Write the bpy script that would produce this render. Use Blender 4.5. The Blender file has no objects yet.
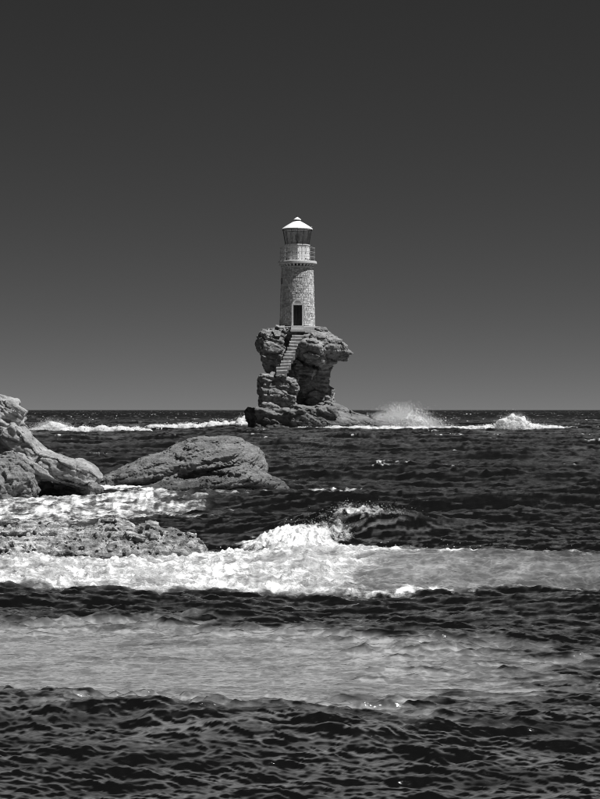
import bpy, math, random
import numpy as np
from mathutils import Vector, Matrix

random.seed(7)
S = bpy.context.scene
COL = S.collection
R = math.radians

# ------------------------------------------------------------------ camera, sky, sun, exposure
EYE = 1.8            # eye height above the sea (m)
FP = 2000.0          # focal length in photograph pixels (photo is 600 wide)
cam_d = bpy.data.cameras.new("camera")
cam = bpy.data.objects.new("camera", cam_d)
COL.objects.link(cam)
cam.location = (0, 0, EYE)
cam.rotation_euler = (R(90), 0, 0)
cam_d.sensor_fit = 'HORIZONTAL'
cam_d.sensor_width = 36.0
cam_d.lens = FP / 600.0 * 36.0
cam_d.shift_y = 10.5 / 600.0
cam_d.clip_start = 0.1
cam_d.clip_end = 80000.0
S.camera = cam

SUN_AZ, SUN_EL = 70.0, 63.0      # azimuth to the right of "towards the viewer", elevation
sdir = Vector((math.sin(R(SUN_AZ)) * math.cos(R(SUN_EL)), -math.cos(R(SUN_AZ)) * math.cos(R(SUN_EL)), math.sin(R(SUN_EL))))

W = bpy.data.worlds.new("World")
S.world = W
W.use_nodes = True
wn, wl = W.node_tree.nodes, W.node_tree.links
wn.clear()
sky = wn.new("ShaderNodeTexSky")
sky.sky_type = 'NISHITA'
sky.sun_disc = False
sky.sun_elevation = R(SUN_EL)
sky.sun_rotation = math.atan2(sdir.x, sdir.y)
sky.altitude = 0
sky.air_density = 0.29
sky.dust_density = 0.0
sky.ozone_density = 10.0
sep = wn.new("ShaderNodeSeparateColor")      # black-and-white through a red filter
bg = wn.new("ShaderNodeBackground")
bg.inputs["Strength"].default_value = 0.05
wo = wn.new("ShaderNodeOutputWorld")
wl.new(sky.outputs[0], sep.inputs[0])
wl.new(sep.outputs[0], bg.inputs["Color"])
wl.new(bg.outputs[0], wo.inputs[0])

sl = bpy.data.lights.new("sun", 'SUN')
sl.energy = 5.0
sl.angle = R(0.5)
sl.color = (1, 1, 1)
so = bpy.data.objects.new("sun", sl)
COL.objects.link(so)
so.rotation_euler = sdir.to_track_quat('Z', 'Y').to_euler()
so.location = (60, 80, 120)

S.cycles.volume_bounces = 3
S.cycles.filter_width = 1.1
S.view_settings.view_transform = 'Standard'
S.view_settings.look = 'None'
S.view_settings.gamma = 1.0
S.view_settings.exposure = 0.35
S.view_settings.use_curve_mapping = False

# ------------------------------------------------------------------ noise (numpy)
_rs = np.random.RandomState(11)
_PERM = np.tile(_rs.permutation(256), 3)
_g = _rs.normal(size=(256, 3))
_GR = (_g / np.linalg.norm(_g, axis=1)[:, None]).astype(np.float32)


def _vol(N=128, per=32.0):
    rs = np.random.RandomState(5)
    k1 = np.fft.fftfreq(N, per / N)
    kk = np.sqrt(k1[:, None, None] ** 2 + k1[None, :, None] ** 2 + k1[None, None, :] ** 2)
    f = np.fft.fftn(rs.normal(size=(N, N, N))) * np.exp(-((kk - 0.75) / 0.42) ** 2) * (kk > 0)
    v = np.fft.ifftn(f).real
    return (v / v.std() * 0.33).astype(np.float32)


_VOL = _vol()


def perlin(p):
    """smooth band-limited noise, about one feature per unit, from a periodic volume"""
    p = np.asarray(p, np.float32) * 4.0
    i = np.floor(p).astype(np.int32)
    f = p - i
    i0 = i & 127
    i1 = (i + 1) & 127
    fx, fy, fz = f[:, 0], f[:, 1], f[:, 2]
    a0, a1, b0, b1, c0, c1 = i0[:, 0], i1[:, 0], i0[:, 1], i1[:, 1], i0[:, 2], i1[:, 2]
    v = _VOL
    x00 = v[a0, b0, c0] * (1 - fx) + v[a1, b0, c0] * fx
    x10 = v[a0, b1, c0] * (1 - fx) + v[a1, b1, c0] * fx
    x01 = v[a0, b0, c1] * (1 - fx) + v[a1, b0, c1] * fx
    x11 = v[a0, b1, c1] * (1 - fx) + v[a1, b1, c1] * fx
    return (x00 * (1 - fy) + x10 * fy) * (1 - fz) + (x01 * (1 - fy) + x11 * fy) * fz


def fbm(p, octv=4, gain=0.5, lac=2.03):
    p = np.asarray(p, np.float32)
    a, s, t = 1.0, 0, 0
    for k in range(octv):
        s = s + a * perlin(p + 17.3 * k)
        t += a
        p = p * lac
        a *= gain
    return s / t


def ridged(p, octv=4, gain=0.5, lac=2.1):
    p = np.asarray(p, np.float32)
    a, s, t = 1.0, 0, 0
    for k in range(octv):
        s = s + a * (1 - np.abs(perlin(p + 31.7 * k)) * 1.6)
        t += a
        p = p * lac
        a *= gain
    return s / t


def worley(p, seed=0):
    """F1, F2 of jittered cells and the id of the nearest cell"""
    p = np.asarray(p, np.float32)
    i = np.floor(p).astype(np.int32)
    f1 = np.full(len(p), 9.0, np.float32)
    f2 = np.full(len(p), 9.0, np.float32)
    cid = np.zeros(len(p), np.int32)
    for dx in (-1, 0, 1):
        for dy in (-1, 0, 1):
            for dz in (-1, 0, 1):
                c = i + np.array([dx, dy, dz])
                h = _PERM[_PERM[_PERM[(c[:, 0] + seed) & 255] + (c[:, 1] & 255)] + (c[:, 2] & 255)]
                j = _GR[h] * 0.42 + 0.5
                d = np.sqrt((((c + j) - p) ** 2).sum(1))
                nearer = d < f1
                f2 = np.where(nearer, f1, np.minimum(f2, d))
                cid = np.where(nearer, h, cid)
                f1 = np.where(nearer, d, f1)
    return f1, f2, cid


def sstep(a, b, x):
    t = np.clip((x - a) / (b - a), 0, 1)
    return t * t * (3 - 2 * t)


def _ntile(N=1024, per=64.0, seed=2, p=2.9):
    rs = np.random.RandomState(seed)
    k1 = np.fft.fftfreq(N, per / N)
    kx, ky = np.meshgrid(k1, k1, indexing='ij')
    k = np.hypot(kx, ky)
    k[0, 0] = 1
    A = (k ** (-p / 2)) / (1 + (0.7 / k) ** 4)
    A[0, 0] = 0
    t = np.fft.ifft2((rs.normal(size=(N, N)) + 1j * rs.normal(size=(N, N))) * A).real
    return (t / t.std() * 0.27).astype(np.float32)


_NT = [_ntile(seed=2, p=3.4), _ntile(seed=3, p=2.9)]


def noise2(X, Y, fx, fy, z=0.0, octv=4, gain=0.5):
    """fractal noise on the plane, one feature per unit, read from a tile"""
    return sample(_NT[1 if gain > 0.5 else 0], 64.0, X * fx + z * 7.31, Y * fy + z * 3.77)


def sample(T, L, X, Y):
    N = T.shape[0]
    u, v = (X / L * N), (Y / L * N)
    i, j = np.floor(u).astype(np.int64), np.floor(v).astype(np.int64)
    fu, fv = (u - i).astype(np.float32), (v - j).astype(np.float32)
    i %= N
    j %= N
    i2, j2 = (i + 1) % N, (j + 1) % N
    return (T[i, j] * (1 - fu) * (1 - fv) + T[i2, j] * fu * (1 - fv) + T[i, j2] * (1 - fu) * fv + T[i2, j2] * fu * fv)


# ------------------------------------------------------------------ materials (greys: the place as a black-and-white camera sees it)
def new_mat(name):
    m = bpy.data.materials.new(name)
    m.use_nodes = True
    n, l = m.node_tree.nodes, m.node_tree.links
    return m, n, l, n["Principled BSDF"]


def grey(v):
    return (v, v, v, 1)


def tex_noise(n, l, vec, scale, detail=6, rough=0.6):
    t = n.new("ShaderNodeTexNoise")
    t.inputs["Scale"].default_value = scale
    t.inputs["Detail"].default_value = detail
    t.inputs["Roughness"].default_value = rough
    if vec is not None:
        l.new(vec, t.inputs["Vector"])
    return t.outputs["Fac"]


def ramp(n, l, fac, stops):
    r = n.new("ShaderNodeValToRGB")
    e = r.color_ramp.elements
    while len(e) < len(stops):
        e.new(0.5)
    for k, (p, v) in enumerate(stops):
        e[k].position = p
        e[k].color = grey(v)
    l.new(fac, r.inputs[0])
    return r.outputs[0]


def math_n(n, l, op, a, b=None, c=None, clamp=False):
    m = n.new("ShaderNodeMath")
    m.operation = op
    m.use_clamp = clamp
    for k, v in enumerate((a, b, c)):
        if v is None:
            continue
        if isinstance(v, (int, float)):
            m.inputs[k].default_value = v
        else:
            l.new(v, m.inputs[k])
    return m.outputs[0]


def mixc(n, l, fac, a, b, mode='MIX'):
    m = n.new("ShaderNodeMix")
    m.data_type = 'RGBA'
    m.blend_type = mode
    for key, v in ((0, fac), (6, a), (7, b)):
        if isinstance(v, (int, float)):
            m.inputs[key].default_value = v if key == 0 else grey(v)
        else:
            l.new(v, m.inputs[key])
    return m.outputs[2]


def plain_mat(name, v, rough=0.6, var=0.15, scale=6.0, metal=0.0, bump=0.0):
    m, n, l, b = new_mat(name)
    tc = n.new("ShaderNodeTexCoord").outputs["Object"]
    f = tex_noise(n, l, tc, scale)
    l.new(ramp(n, l, f, [(0.3, v * (1 - var)), (0.7, min(1, v * (1 + var)))]), b.inputs["Base Color"])
    b.inputs["Roughness"].default_value = rough
    b.inputs["Metallic"].default_value = metal
    if bump:
        bp = n.new("ShaderNodeBump")
        bp.inputs["Strength"].default_value = bump
        bp.inputs["Distance"].default_value = 0.02
        l.new(tex_noise(n, l, tc, scale * 5), bp.inputs["Height"])
        l.new(bp.outputs[0], b.inputs["Normal"])
    return m


def rock_mat(name, dark, mid, light, scale, wet_z=0.3, wet_band=0.3, bump_d=0.05, strata=None, wet=0.35, top=0.74):
    m, n, l, b = new_mat(name)
    tc = n.new("ShaderNodeTexCoord").outputs["Object"]
    vec = tc
    f1 = tex_noise(n, l, vec, scale, 8, 0.65)
    f2 = tex_noise(n, l, vec, scale * 6, 6, 0.7)
    mp = n.new("ShaderNodeMapping")
    mp.inputs["Rotation"].default_value = (R(12), R(strata or 14), 0)
    mp.inputs["Scale"].default_value = (0.35, 0.35, 2.6)
    l.new(tc, mp.inputs[0])
    f3 = tex_noise(n, l, mp.outputs[0], scale * 2.2, 5, 0.6)
    s = math_n(n, l, 'MULTIPLY_ADD', f2, 0.35, math_n(n, l, 'MULTIPLY_ADD', f3, 0.35, math_n(n, l, 'MULTIPLY', f1, 0.5)))
    col = ramp(n, l, s, [(0.42, dark), (0.58, mid), (top, light)])
    # the splash zone stays wet: darker and glossier, with an uneven upper edge
    sx = n.new("ShaderNodeSeparateXYZ")
    g = n.new("ShaderNodeNewGeometry")
    l.new(g.outputs["Position"], sx.inputs[0])
    zz = math_n(n, l, 'MULTIPLY_ADD', math_n(n, l, 'SUBTRACT', f1, 0.5), wet_band * 2.5, sx.outputs[2])
    wf = n.new("ShaderNodeMapRange")
    wf.inputs["From Min"].default_value = wet_z - wet_band * 0.5
    wf.inputs["From Max"].default_value = wet_z + wet_band * 0.5
    wf.inputs["To Min"].default_value = 1
    wf.inputs["To Max"].default_value = 0
    l.new(zz, wf.inputs["Value"])
    wetc = mixc(n, l, 1.0, col, wet, 'MULTIPLY')
    l.new(mixc(n, l, wf.outputs[0], col, wetc), b.inputs["Base Color"])
    l.new(math_n(n, l, 'MULTIPLY_ADD', wf.outputs[0], -0.45, 0.9), b.inputs["Roughness"])
    b.inputs["Specular IOR Level"].default_value = 0.3
    bp = n.new("ShaderNodeBump")
    bp.inputs["Strength"].default_value = 0.9
    bp.inputs["Distance"].default_value = bump_d
    hh = math_n(n, l, 'MULTIPLY_ADD', tex_noise(n, l, tc, scale * 14, 5, 0.7), 0.5, math_n(n, l, 'ADD', f2, f3))
    l.new(hh, bp.inputs["Height"])
    l.new(bp.outputs[0], b.inputs["Normal"])
    return m


# ------------------------------------------------------------------ mesh helpers
def mesh_np(name, V, F, mat=None, smooth=False):
    me = bpy.data.meshes.new(name)
    V = np.asarray(V, np.float32)
    if isinstance(F, np.ndarray):
        k = F.shape[1]
        me.vertices.add(len(V))
        me.vertices.foreach_set("co", V.ravel())
        me.loops.add(F.size)
        me.loops.foreach_set("vertex_index", F.astype(np.int32).ravel())
        me.polygons.add(len(F))
        me.polygons.foreach_set("loop_start", np.arange(0, F.size, k, dtype=np.int32))
        me.update(calc_edges=True)
    else:
        me.from_pydata([tuple(map(float, v)) for v in V], [], F)
        me.update()
    me.polygons.foreach_set("use_smooth", np.full(len(me.polygons), smooth))
    if mat:
        me.materials.append(mat)
    return me


def link(name, me, parent=None):
    o = bpy.data.objects.new(name, me)
    COL.objects.link(o)
    if parent is not None:
        o.parent = parent
    return o


def tag(o, label=None, cat=None, group=None, kind=None):
    for k, v in (("label", label), ("category", cat), ("group", group), ("kind", kind)):
        if v:
            o[k] = v
    return o


class MB:
    """collects shapes, builds ONE mesh object"""
    def __init__(self):
        self.v, self.f = [], []

    def add(self, vs, fs):
        o = len(self.v)
        self.v += [tuple(v) for v in vs]
        self.f += [tuple(i + o for i in f) for f in fs]

    def hexa(self, p):   # 8 points: 4 bottom, 4 top
        self.add(p, [(3, 2, 1, 0), (4, 5, 6, 7), (0, 1, 5, 4), (1, 2, 6, 5), (2, 3, 7, 6), (3, 0, 4, 7)])

    def box(self, c, h, rz=0.0):
        ca, sa = math.cos(rz), math.sin(rz)
        p = []
        for z in (-1, 1):
            for x, y in ((-1, -1), (1, -1), (1, 1), (-1, 1)):
                X, Y = x * h[0], y * h[1]
                p.append((c[0] + X * ca - Y * sa, c[1] + X * sa + Y * ca, c[2] + z * h[2]))
        self.hexa(p)

    def lathe(self, prof, n, a0=0.0, caps=True):
        vs, fs = [], []
        for r, z in prof:
            for k in range(n):
                a = a0 + 2 * math.pi * k / n
                vs.append((r * math.sin(a), -r * math.cos(a), z))
        for j in range(len(prof) - 1):
            for k in range(n):
                k2 = (k + 1) % n
                fs.append((j * n + k, j * n + k2, (j + 1) * n + k2, (j + 1) * n + k))
        if caps:
            fs.append(tuple(reversed(range(n))))
            fs.append(tuple(range((len(prof) - 1) * n, len(prof) * n)))
        self.add(vs, fs)

    def tube(self, pts, r, n=6, closed=False):
        pts = [Vector(p) for p in pts]
        m = len(pts)
        vs, fs = [], []
        for i, p in enumerate(pts):
            a = pts[(i - 1) % m] if (closed or i > 0) else p
            b = pts[(i + 1) % m] if (closed or i < m - 1) else p
            t = (b - a).normalized()
            up = Vector((0, 0, 1)) if abs(t.z) < 0.9 else Vector((1, 0, 0))
            s = t.cross(up).normalized()
            u = s.cross(t)
            for k in range(n):
                an = 2 * math.pi * k / n
                vs.append(p + s * (r * math.cos(an)) + u * (r * math.sin(an)))
        for i in range(m if closed else m - 1):
            i2 = (i + 1) % m
            for k in range(n):
                k2 = (k + 1) % n
                fs.append((i * n + k, i * n + k2, i2 * n + k2, i2 * n + k))
        if not closed:
            fs.append(tuple(reversed(range(n))))
            fs.append(tuple(range((m - 1) * n, m * n)))
        self.add(vs, fs)

    def build(self, name, mat, parent=None, smooth=False):
        me = mesh_np(name, self.v, self.f, mat, smooth)
        return link(name, me, parent)


def at(x, y, Y):
    """world point seen at photograph pixel (x, y) when it stands Y metres away"""
    return np.array([(x - 300.0) / FP * Y, Y, EYE - (y - 410.0) / FP * Y])


def ground(x, y, h=0.0):
    Y = (EYE - h) * FP / (y - 410.0)
    return np.array([(x - 300.0) / FP * Y, Y])


# unit sphere for blobs
def ico(sub):
    import bmesh
    bm = bmesh.new()
    bmesh.ops.create_icosphere(bm, subdivisions=sub, radius=1.0)
    V = np.array([v.co[:] for v in bm.verts], np.float32)
    F = np.array([[v.index for v in f.verts] for f in bm.faces], np.int32)
    bm.free()
    return V, F


ICO3 = ico(3)
ICO2 = ico(2)
ICO1 = ico(1)


def rotm(rx, ry, rz):
    return np.array(Matrix.Rotation(R(rz), 3, 'Z') @ Matrix.Rotation(R(ry), 3, 'Y') @ Matrix.Rotation(R(rx), 3, 'X'))


def surface_nets(Gd, org, h):
    """mesh of the zero level of a grid of signed distances (negative inside)"""
    nx, ny, nz = Gd.shape
    ins = Gd < 0
    cnt = np.zeros((nx - 1, ny - 1, nz - 1), np.int8)
    offs = [(i, j, k) for i in (0, 1) for j in (0, 1) for k in (0, 1)]
    for i, j, k in offs:
        cnt += ins[i:nx - 1 + i, j:ny - 1 + j, k:nz - 1 + k]
    act = (cnt > 0) & (cnt < 8)
    ci, cj, ck = np.nonzero(act)
    vid = np.full(act.shape, -1, np.int32)
    vid[ci, cj, ck] = np.arange(len(ci))
    val = {o: Gd[ci + o[0], cj + o[1], ck + o[2]] for o in offs}
    acc = np.zeros((len(ci), 3), np.float32)
    num = np.zeros(len(ci), np.float32)
    for o in offs:
        for ax in range(3):
            if o[ax] == 1:
                continue
            o2 = list(o)
            o2[ax] = 1
            v0, v1 = val[o], val[tuple(o2)]
            m = (v0 < 0) != (v1 < 0)
            t = np.where(m, v0 / np.where(m, v0 - v1, 1), 0)
            p = np.tile(np.array(o, np.float32), (len(ci), 1))
            p[:, ax] = t
            acc += p * m[:, None]
            num += m
    V = (np.stack([ci, cj, ck], 1) + acc / num[:, None]) * h + np.array(org)
    Fs = []
    for ax in range(3):
        sl0 = [slice(None)] * 3
        sl1 = [slice(None)] * 3
        sl0[ax], sl1[ax] = slice(0, -1), slice(1, None)
        s0, s1 = ins[tuple(sl0)], ins[tuple(sl1)]
        b1, b2 = (ax + 1) % 3, (ax + 2) % 3
        e = np.stack(np.nonzero(s0 != s1), 1)
        lim = np.array(act.shape)
        e = e[(e[:, b1] > 0) & (e[:, b2] > 0) & (e[:, b1] < lim[b1]) & (e[:, b2] < lim[b2])]
        flip = ~ins[e[:, 0], e[:, 1], e[:, 2]]
        q = []
        for d1, d2 in ((-1, -1), (0, -1), (0, 0), (-1, 0)):
            c_ = e.copy()
            c_[:, b1] += d1
            c_[:, b2] += d2
            q.append(vid[c_[:, 0], c_[:, 1], c_[:, 2]])
        Q = np.stack(q, 1)
        Q[flip] = Q[flip][:, ::-1]
        Fs.append(Q)
    return V.astype(np.float32), np.concatenate(Fs)


def prim_d(P, kind, c, h, rot):
    q = (P - np.array(c, np.float32)) @ rotm(*rot).astype(np.float32)
    h = np.array(h, np.float32)
    if kind[0] in 'es':
        k0 = np.sqrt(((q / h) ** 2).sum(-1))
        k1 = np.sqrt(((q / (h * h)) ** 2).sum(-1)) + 1e-6
        return k0 * (k0 - 1) / k1
    r = 0.22 * h.min()
    a_ = np.abs(q) - (h - r)
    return np.sqrt((np.maximum(a_, 0) ** 2).sum(-1)) + np.minimum(a_.max(-1), 0) - r


def sdf_mesh(name, prims, voxel, mat, k=0.15, lump=(0.3, 0.5), strata=None, blocks=None, fine=(0.05, 4.0), zmin=-0.3, xlim=None, seed=0.0, smooth=False):
    """prims ('e' ellipsoid | 'b' rounded box | 's' carved-out ellipsoid) melted into one body, then jointed, layered and weathered"""
    pad = lump[0] + (blocks[0] if blocks else 0) + (strata[0] if strata else 0) + fine[0] + 2 * voxel
    lo, hi = np.full(3, 1e9), np.full(3, -1e9)
    for kind, c, h, rot in prims:
        if kind == 's':
            continue
        ext = (np.abs(rotm(*rot)) @ np.array(h)) + pad
        lo, hi = np.minimum(lo, np.array(c) - ext), np.maximum(hi, np.array(c) + ext)
    lo[2] = max(lo[2], zmin)
    if xlim is not None:
        lo[0] = max(lo[0], xlim)
    n3 = np.ceil((hi - lo) / voxel).astype(int) + 1
    ax = [lo[i] + voxel * np.arange(n3[i]) for i in range(3)]
    Pg = np.stack(np.meshgrid(*ax, indexing='ij'), -1).astype(np.float32).reshape(-1, 3)
    G4 = Pg.reshape(*n3, 3)
    acc = np.zeros(n3, np.float32)
    marg = pad + 4 * k

    def window(c, h, rot):
        ext = (np.abs(rotm(*rot)) @ np.array(h)) + marg
        i0 = np.clip(np.floor((np.array(c) - ext - lo) / voxel).astype(int), 0, n3)
        i1 = np.clip(np.ceil((np.array(c) + ext - lo) / voxel).astype(int) + 1, 0, n3)
        return tuple(slice(a_, b_) for a_, b_ in zip(i0, i1))
    for kind, c, h, rot in prims:
        if kind == 's':
            continue
        w = window(c, h, rot)
        acc[w] += np.exp(-np.clip(prim_d(G4[w], kind, c, h, rot), -12 * k, 20 * k) / k)
    d = -k * np.log(acc + 1e-9)
    for kind, c, h, rot in prims:
        if kind == 's':
            w = window(c, h, rot)
            m = -prim_d(G4[w], kind, c, h, rot)
            kk = k * 0.5
            d[w] = np.maximum(d[w], m) + kk * np.log1p(np.exp(-np.abs(d[w] - m) / kk))
    d = d.ravel()
    near = np.nonzero(np.abs(d) < (pad - 2 * voxel) * 0.8 + 1.5 * voxel)[0]
    c0 = (lo + hi) / 2
    P = (Pg[near] - c0 + seed).astype(np.float32)
    disp = lump[0] * fbm(P * lump[1], 3)
    sd = np.array(strata[2] if strata else (0.2, 0.1, 1.0), np.float32)
    sd = sd / np.linalg.norm(sd)
    u_ = np.cross(sd, (0, 1, 0))
    u_ /= np.linalg.norm(u_)
    v_ = np.cross(sd, u_)
    B = np.stack([P @ u_, P @ v_, P @ sd], 1)
    if blocks:
        wp = np.stack([fbm(P * 1.1 * blocks[1] + kk * 9, 2) for kk in range(3)], 1) * 0.30
        f1, f2, cid = worley(B * blocks[1] * np.array(blocks[2], np.float32) + wp)
        gap = f2 - f1
        disp += _GR[cid, 0] * blocks[0] * sstep(0.0, 0.05, gap) - blocks[0] * (blocks[3] if len(blocks) > 3 else 0.9) * np.exp(-(gap / 0.05) ** 2)
    if strata:
        t = B[:, 2] * strata[1] + 0.55 * fbm(P * strata[1] * 0.3, 3)
        q = np.stack([t, B[:, 0] * 0.16 * strata[1], B[:, 1] * 0.16 * strata[1]], 1)
        sv = fbm(q, 3, 0.65)
        fr_ = t - np.floor(t)
        disp += strata[0] * (0.9 * np.sign(sv) * np.abs(sv * 1.5) ** 0.6 + 0.5 * (fr_ - 0.5))
    disp += fine[0] * (ridged(P * fine[1], 3, 0.55) - 0.62) * 1.2
    disp -= fine[0] * 0.9 * sstep(0.28, 0.5, perlin(P * fine[1] * 1.7 + 5))
    d[near] -= disp
    V, F = surface_nets(d.reshape(n3), lo, voxel)
    return mesh_np(name, V, F, mat, smooth=smooth)


# ------------------------------------------------------------------ the sea
def wave_tile(L, N, lmin, lmax, rms, wdir, spread, power, seed):
    rs = np.random.RandomState(seed)
    k1 = 2 * np.pi * np.fft.fftfreq(N, L / N)
    kx, ky = np.meshgrid(k1, k1, indexing='ij')
    k = np.hypot(kx, ky)
    k[0, 0] = 1e-6
    kmin, kmax = 2 * np.pi / lmax, 2 * np.pi / lmin
    cosd = (kx * math.cos(wdir) + ky * math.sin(wdir)) / k
    Sp = k ** (-power) * (np.abs(cosd) ** spread + 0.03)
    Sp *= (1 / (1 + (kmin / k) ** 8)) * (1 / (1 + (k / kmax) ** 8))
    Sp[0, 0] = 0
    H = (rs.normal(size=(N, N)) + 1j * rs.normal(size=(N, N))) * np.sqrt(Sp)
    h = np.fft.ifft2(H)
    h_r = h.real
    sc = rms / h_r.std()
    dx = np.fft.ifft2(1j * kx / k * H).real * sc
    dy = np.fft.ifft2(1j * ky / k * H).real * sc
    return (h_r * sc).astype(np.float32), dx.astype(np.float32), dy.astype(np.float32)


WD = R(-97)
TILES = [
    (173.0, 512, 3.0, 26.0, 0.10, WD, 3, 3.0, 3, 0.9),
    (31.0, 1024, 0.20, 2.3, 0.026, WD + 0.15, 3.0, 2.1, 5, 0.7),
    (7.3, 1024, 0.05, 0.5, 0.0072, WD - 0.2, 2.5, 2.2, 9, 0.3),
]
_tl = [(t, wave_tile(*t[:9])) for t in TILES]


def ell(X, Y, cx, cy, rx, ry):
    return np.sqrt(((X - cx) / rx) ** 2 + ((Y - cy) / ry) ** 2)


def build_sea():
    # rows: fine near the shore, coarser out to the horizon; columns: a fan
    rows = [2.0]
    while rows[-1] < 60000:
        d = rows[-1]
        step = min(0.5 * d * d / (EYE * FP), 0.006 * d)
        if d > 900:
            step = (0.012 if d < 4000 else 0.06) * d
        if d < 8:
            step = 0.15
        rows.append(d + step)
    d = np.array(rows)
    core = np.arange(-365, 366, 1.1) / FP
    side = 0.1825 * np.exp(np.linspace(0, 1, 34)[1:] * math.log(6.0 / 0.1825))
    t = np.concatenate([-side[::-1], core, side])
    nr, nc = len(d), len(t)
    Y = np.repeat(d, nc)
    X = (d[:, None] * t[None, :]).ravel()
    D = Y
    lim = np.abs(X / Y) < 0.2
    h = np.zeros_like(X)
    hb = np.zeros_like(X)
    dx = np.zeros_like(X)
    dy = np.zeros_like(X)
    for k, (tt, (th, tx, ty)) in enumerate(_tl):
        L, chop = tt[0], tt[9]
        fade = 1.0
        if k == 1:
            fade = 0.50 + 0.35 * sstep(13, 19, D) + 0.45 * sstep(20, 60, D)
        if k == 2:
            fade = (0.80 + 0.20 * sstep(13, 19, D)) * (1 - sstep(40, 100, D))
        if k == 0:
            fade = 0.62 + 0.38 * sstep(16, 40, D) + 0.5 * sstep(60, 220, D)
        gust = 1 + 0.45 * noise2(X, Y, 0.11, 0.16, 3.0 + k, 2)
        hk = sample(th, L, X, Y) * fade * gust
        h += hk
        hb += hk * (1.0, 1.0, 0.8)[k]
        dx += sample(tx, L, X, Y) * chop * fade * gust
        dy += sample(ty, L, X, Y) * chop * fade * gust
    # ---- calmer inside the milky surf zone
    # ---- breaking wave in front of the ledge
    wob = 0.35 * noise2(X, Y * 0, 0.45, 1, 1.5, 3)
    dc = 22.4 + wob - 0.10 * X
    e = Y - dc
    prof = np.where(e < 0, np.exp(-(e / 0.95) ** 2), np.exp(-(e / 1.7) ** 2))
    amp = 0.27 * sstep(-1.6, 0.2, X) * (1 - 0.35 * sstep(2.2, 4.5, X)) + 0.04 * sstep(-5, -2, X) * (1 - sstep(-1.6, 0.2, X))
    h = h * (1 - 0.3 * prof * sstep(-2, 0, X)) + prof * amp
    # second, steeper peak behind it
    dc2 = 29.3 + 0.5 * noise2(X, Y * 0, 0.5, 1, 7.5, 2) + 0.12 * (X - 0.8)
    e2 = Y - dc2
    prof2 = np.where(e2 < 0, np.exp(-(e2 / 0.9) ** 2), np.exp(-(e2 / 2.0) ** 2)) * np.exp(-((X - 1.0) / 1.5) ** 2)
    h += prof2 * 0.24
    # swell shoulder in the foreground
    dc3 = 10.75 + 0.5 * noise2(X, Y * 0, 0.7, 1, 12.5, 2) - 0.35 * X
    e3 = Y - dc3
    h += 0.075 * np.where(e3 < 0, np.exp(-(e3 / 0.55) ** 2), np.exp(-(e3 / 1.3) ** 2)) * (1 - sstep(-0.2, 1.2, X))

    # ---- foam (thick white water) and milk (aerated, sandy water, painted wave light)
    n_a = noise2(X, Y, 0.9, 0.55, 0.5, 5, 0.55)
    n_b = noise2(X, Y, 2.6, 1.3, 4.5, 4, 0.6)
    n_c = noise2(X, Y, 0.35, 0.22, 8.5, 4, 0.55)
    n_s = noise2(X, Y, 1.1, 2.6, 14.5, 5, 0.6)
    n_t = noise2(X, Y, 0.45, 1.3, 17.5, 5, 0.6)
    foam = np.zeros_like(X)
    milk_light = np.zeros_like(X)

    def put(arr, mask):
        np.maximum(arr, mask, out=arr)
    # body of white water, left of the curl; toe line wavers
    toe = 20.35 + 0.35 * n_a + 0.25 * sstep(0.5, 3, X)
    body = sstep(toe - 0.05, toe + 0.30, Y) * (1 - sstep(24.6, 26.4, Y + 0.8 * n_a + 1.3 * (1 - sstep(-1.6, -0.9, X)))) * (1 - sstep(0.15, 1.35, X + 0.5 * (Y - 21.2) * -0.55 + 0.2 * n_a))
    put(foam, body * np.clip(0.66 + 0.35 * n_b + 0.3 * n_a + 0.5 * n_s + 0.10 * np.exp(-((Y - toe - 0.3) / 0.3) ** 2) + 0.25 * sstep(23.2, 24.4, Y), 0, 1.2))
    # crest line of the breaker to the right
    crest = np.exp(-((e - 0.05) / 0.16) ** 2) * sstep(0.2, 0.6, X)
    put(foam, crest * np.clip(0.75 * (1 - 0.45 * sstep(1.2, 3.2, X)) + 0.9 * n_b + 0.3 * n_a, 0, 1))
    # toe line to the right
    toeline = np.exp(-((Y - toe - 0.12) / 0.14) ** 2) * sstep(0.0, 0.6, X) * (1 - sstep(1.2, 4.4, X) * 0.75)
    put(foam, toeline * np.clip(0.62 + 0.9 * n_b, 0, 1))
    # milky wave face
    face = sstep(toe - 0.05, toe + 0.25, Y) * (1 - sstep(-0.05, 0.2, e)) * sstep(-4.5, -3.5, X)
    put(milk_light, face * np.clip(0.70 - 0.25 * sstep(1.0, 3.5, X) + 0.25 * n_a + 0.35 * n_s, 0, 1))
    put(milk_light, body)
    # foam spilling off the peak behind
    pk = np.exp(-((e2 + 0.05 + 0.25 * n_b) / 0.26) ** 2) * np.exp(-((X - 0.85) / 0.55) ** 2)
    pk = np.maximum(pk, 1 - sstep(0.4, 1.1, ell(X, Y, 0.36, 28.1, 0.42, 1.1) + 0.6 * n_b))
    put(foam, pk * np.clip(0.78 + 0.9 * n_b + 0.3 * n_a, 0, 1))
    pk2 = ell(X, Y, -0.15, 26.8, 0.8, 2.2)
    put(foam, (1 - sstep(0.45, 1.15, pk2 + 0.5 * n_a)) * np.clip(0.95 + 0.6 * n_b, 0, 1.1))
    # wash over the ledge and behind it
    wash = (1 - sstep(0.6, 1.1, ell(X, Y, -5.0, 37.0, 3.5, 7.2) + 0.35 * n_a + 0.2 * n_c))
    put(foam, wash * np.clip(0.60 + 0.7 * n_s + 0.7 * n_b, 0, 1))
    put(milk_light, wash * np.clip(0.5 + 0.6 * n_s, 0, 1))
    wash2 = (1 - sstep(0.6, 1.1, ell(X, Y, -3.0, 33.5, 1.8, 2.2) + 0.35 * n_a))
    put(foam, wash2 * np.clip(0.30 + 0.8 * n_s + 0.6 * n_b, 0, 1))
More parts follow.
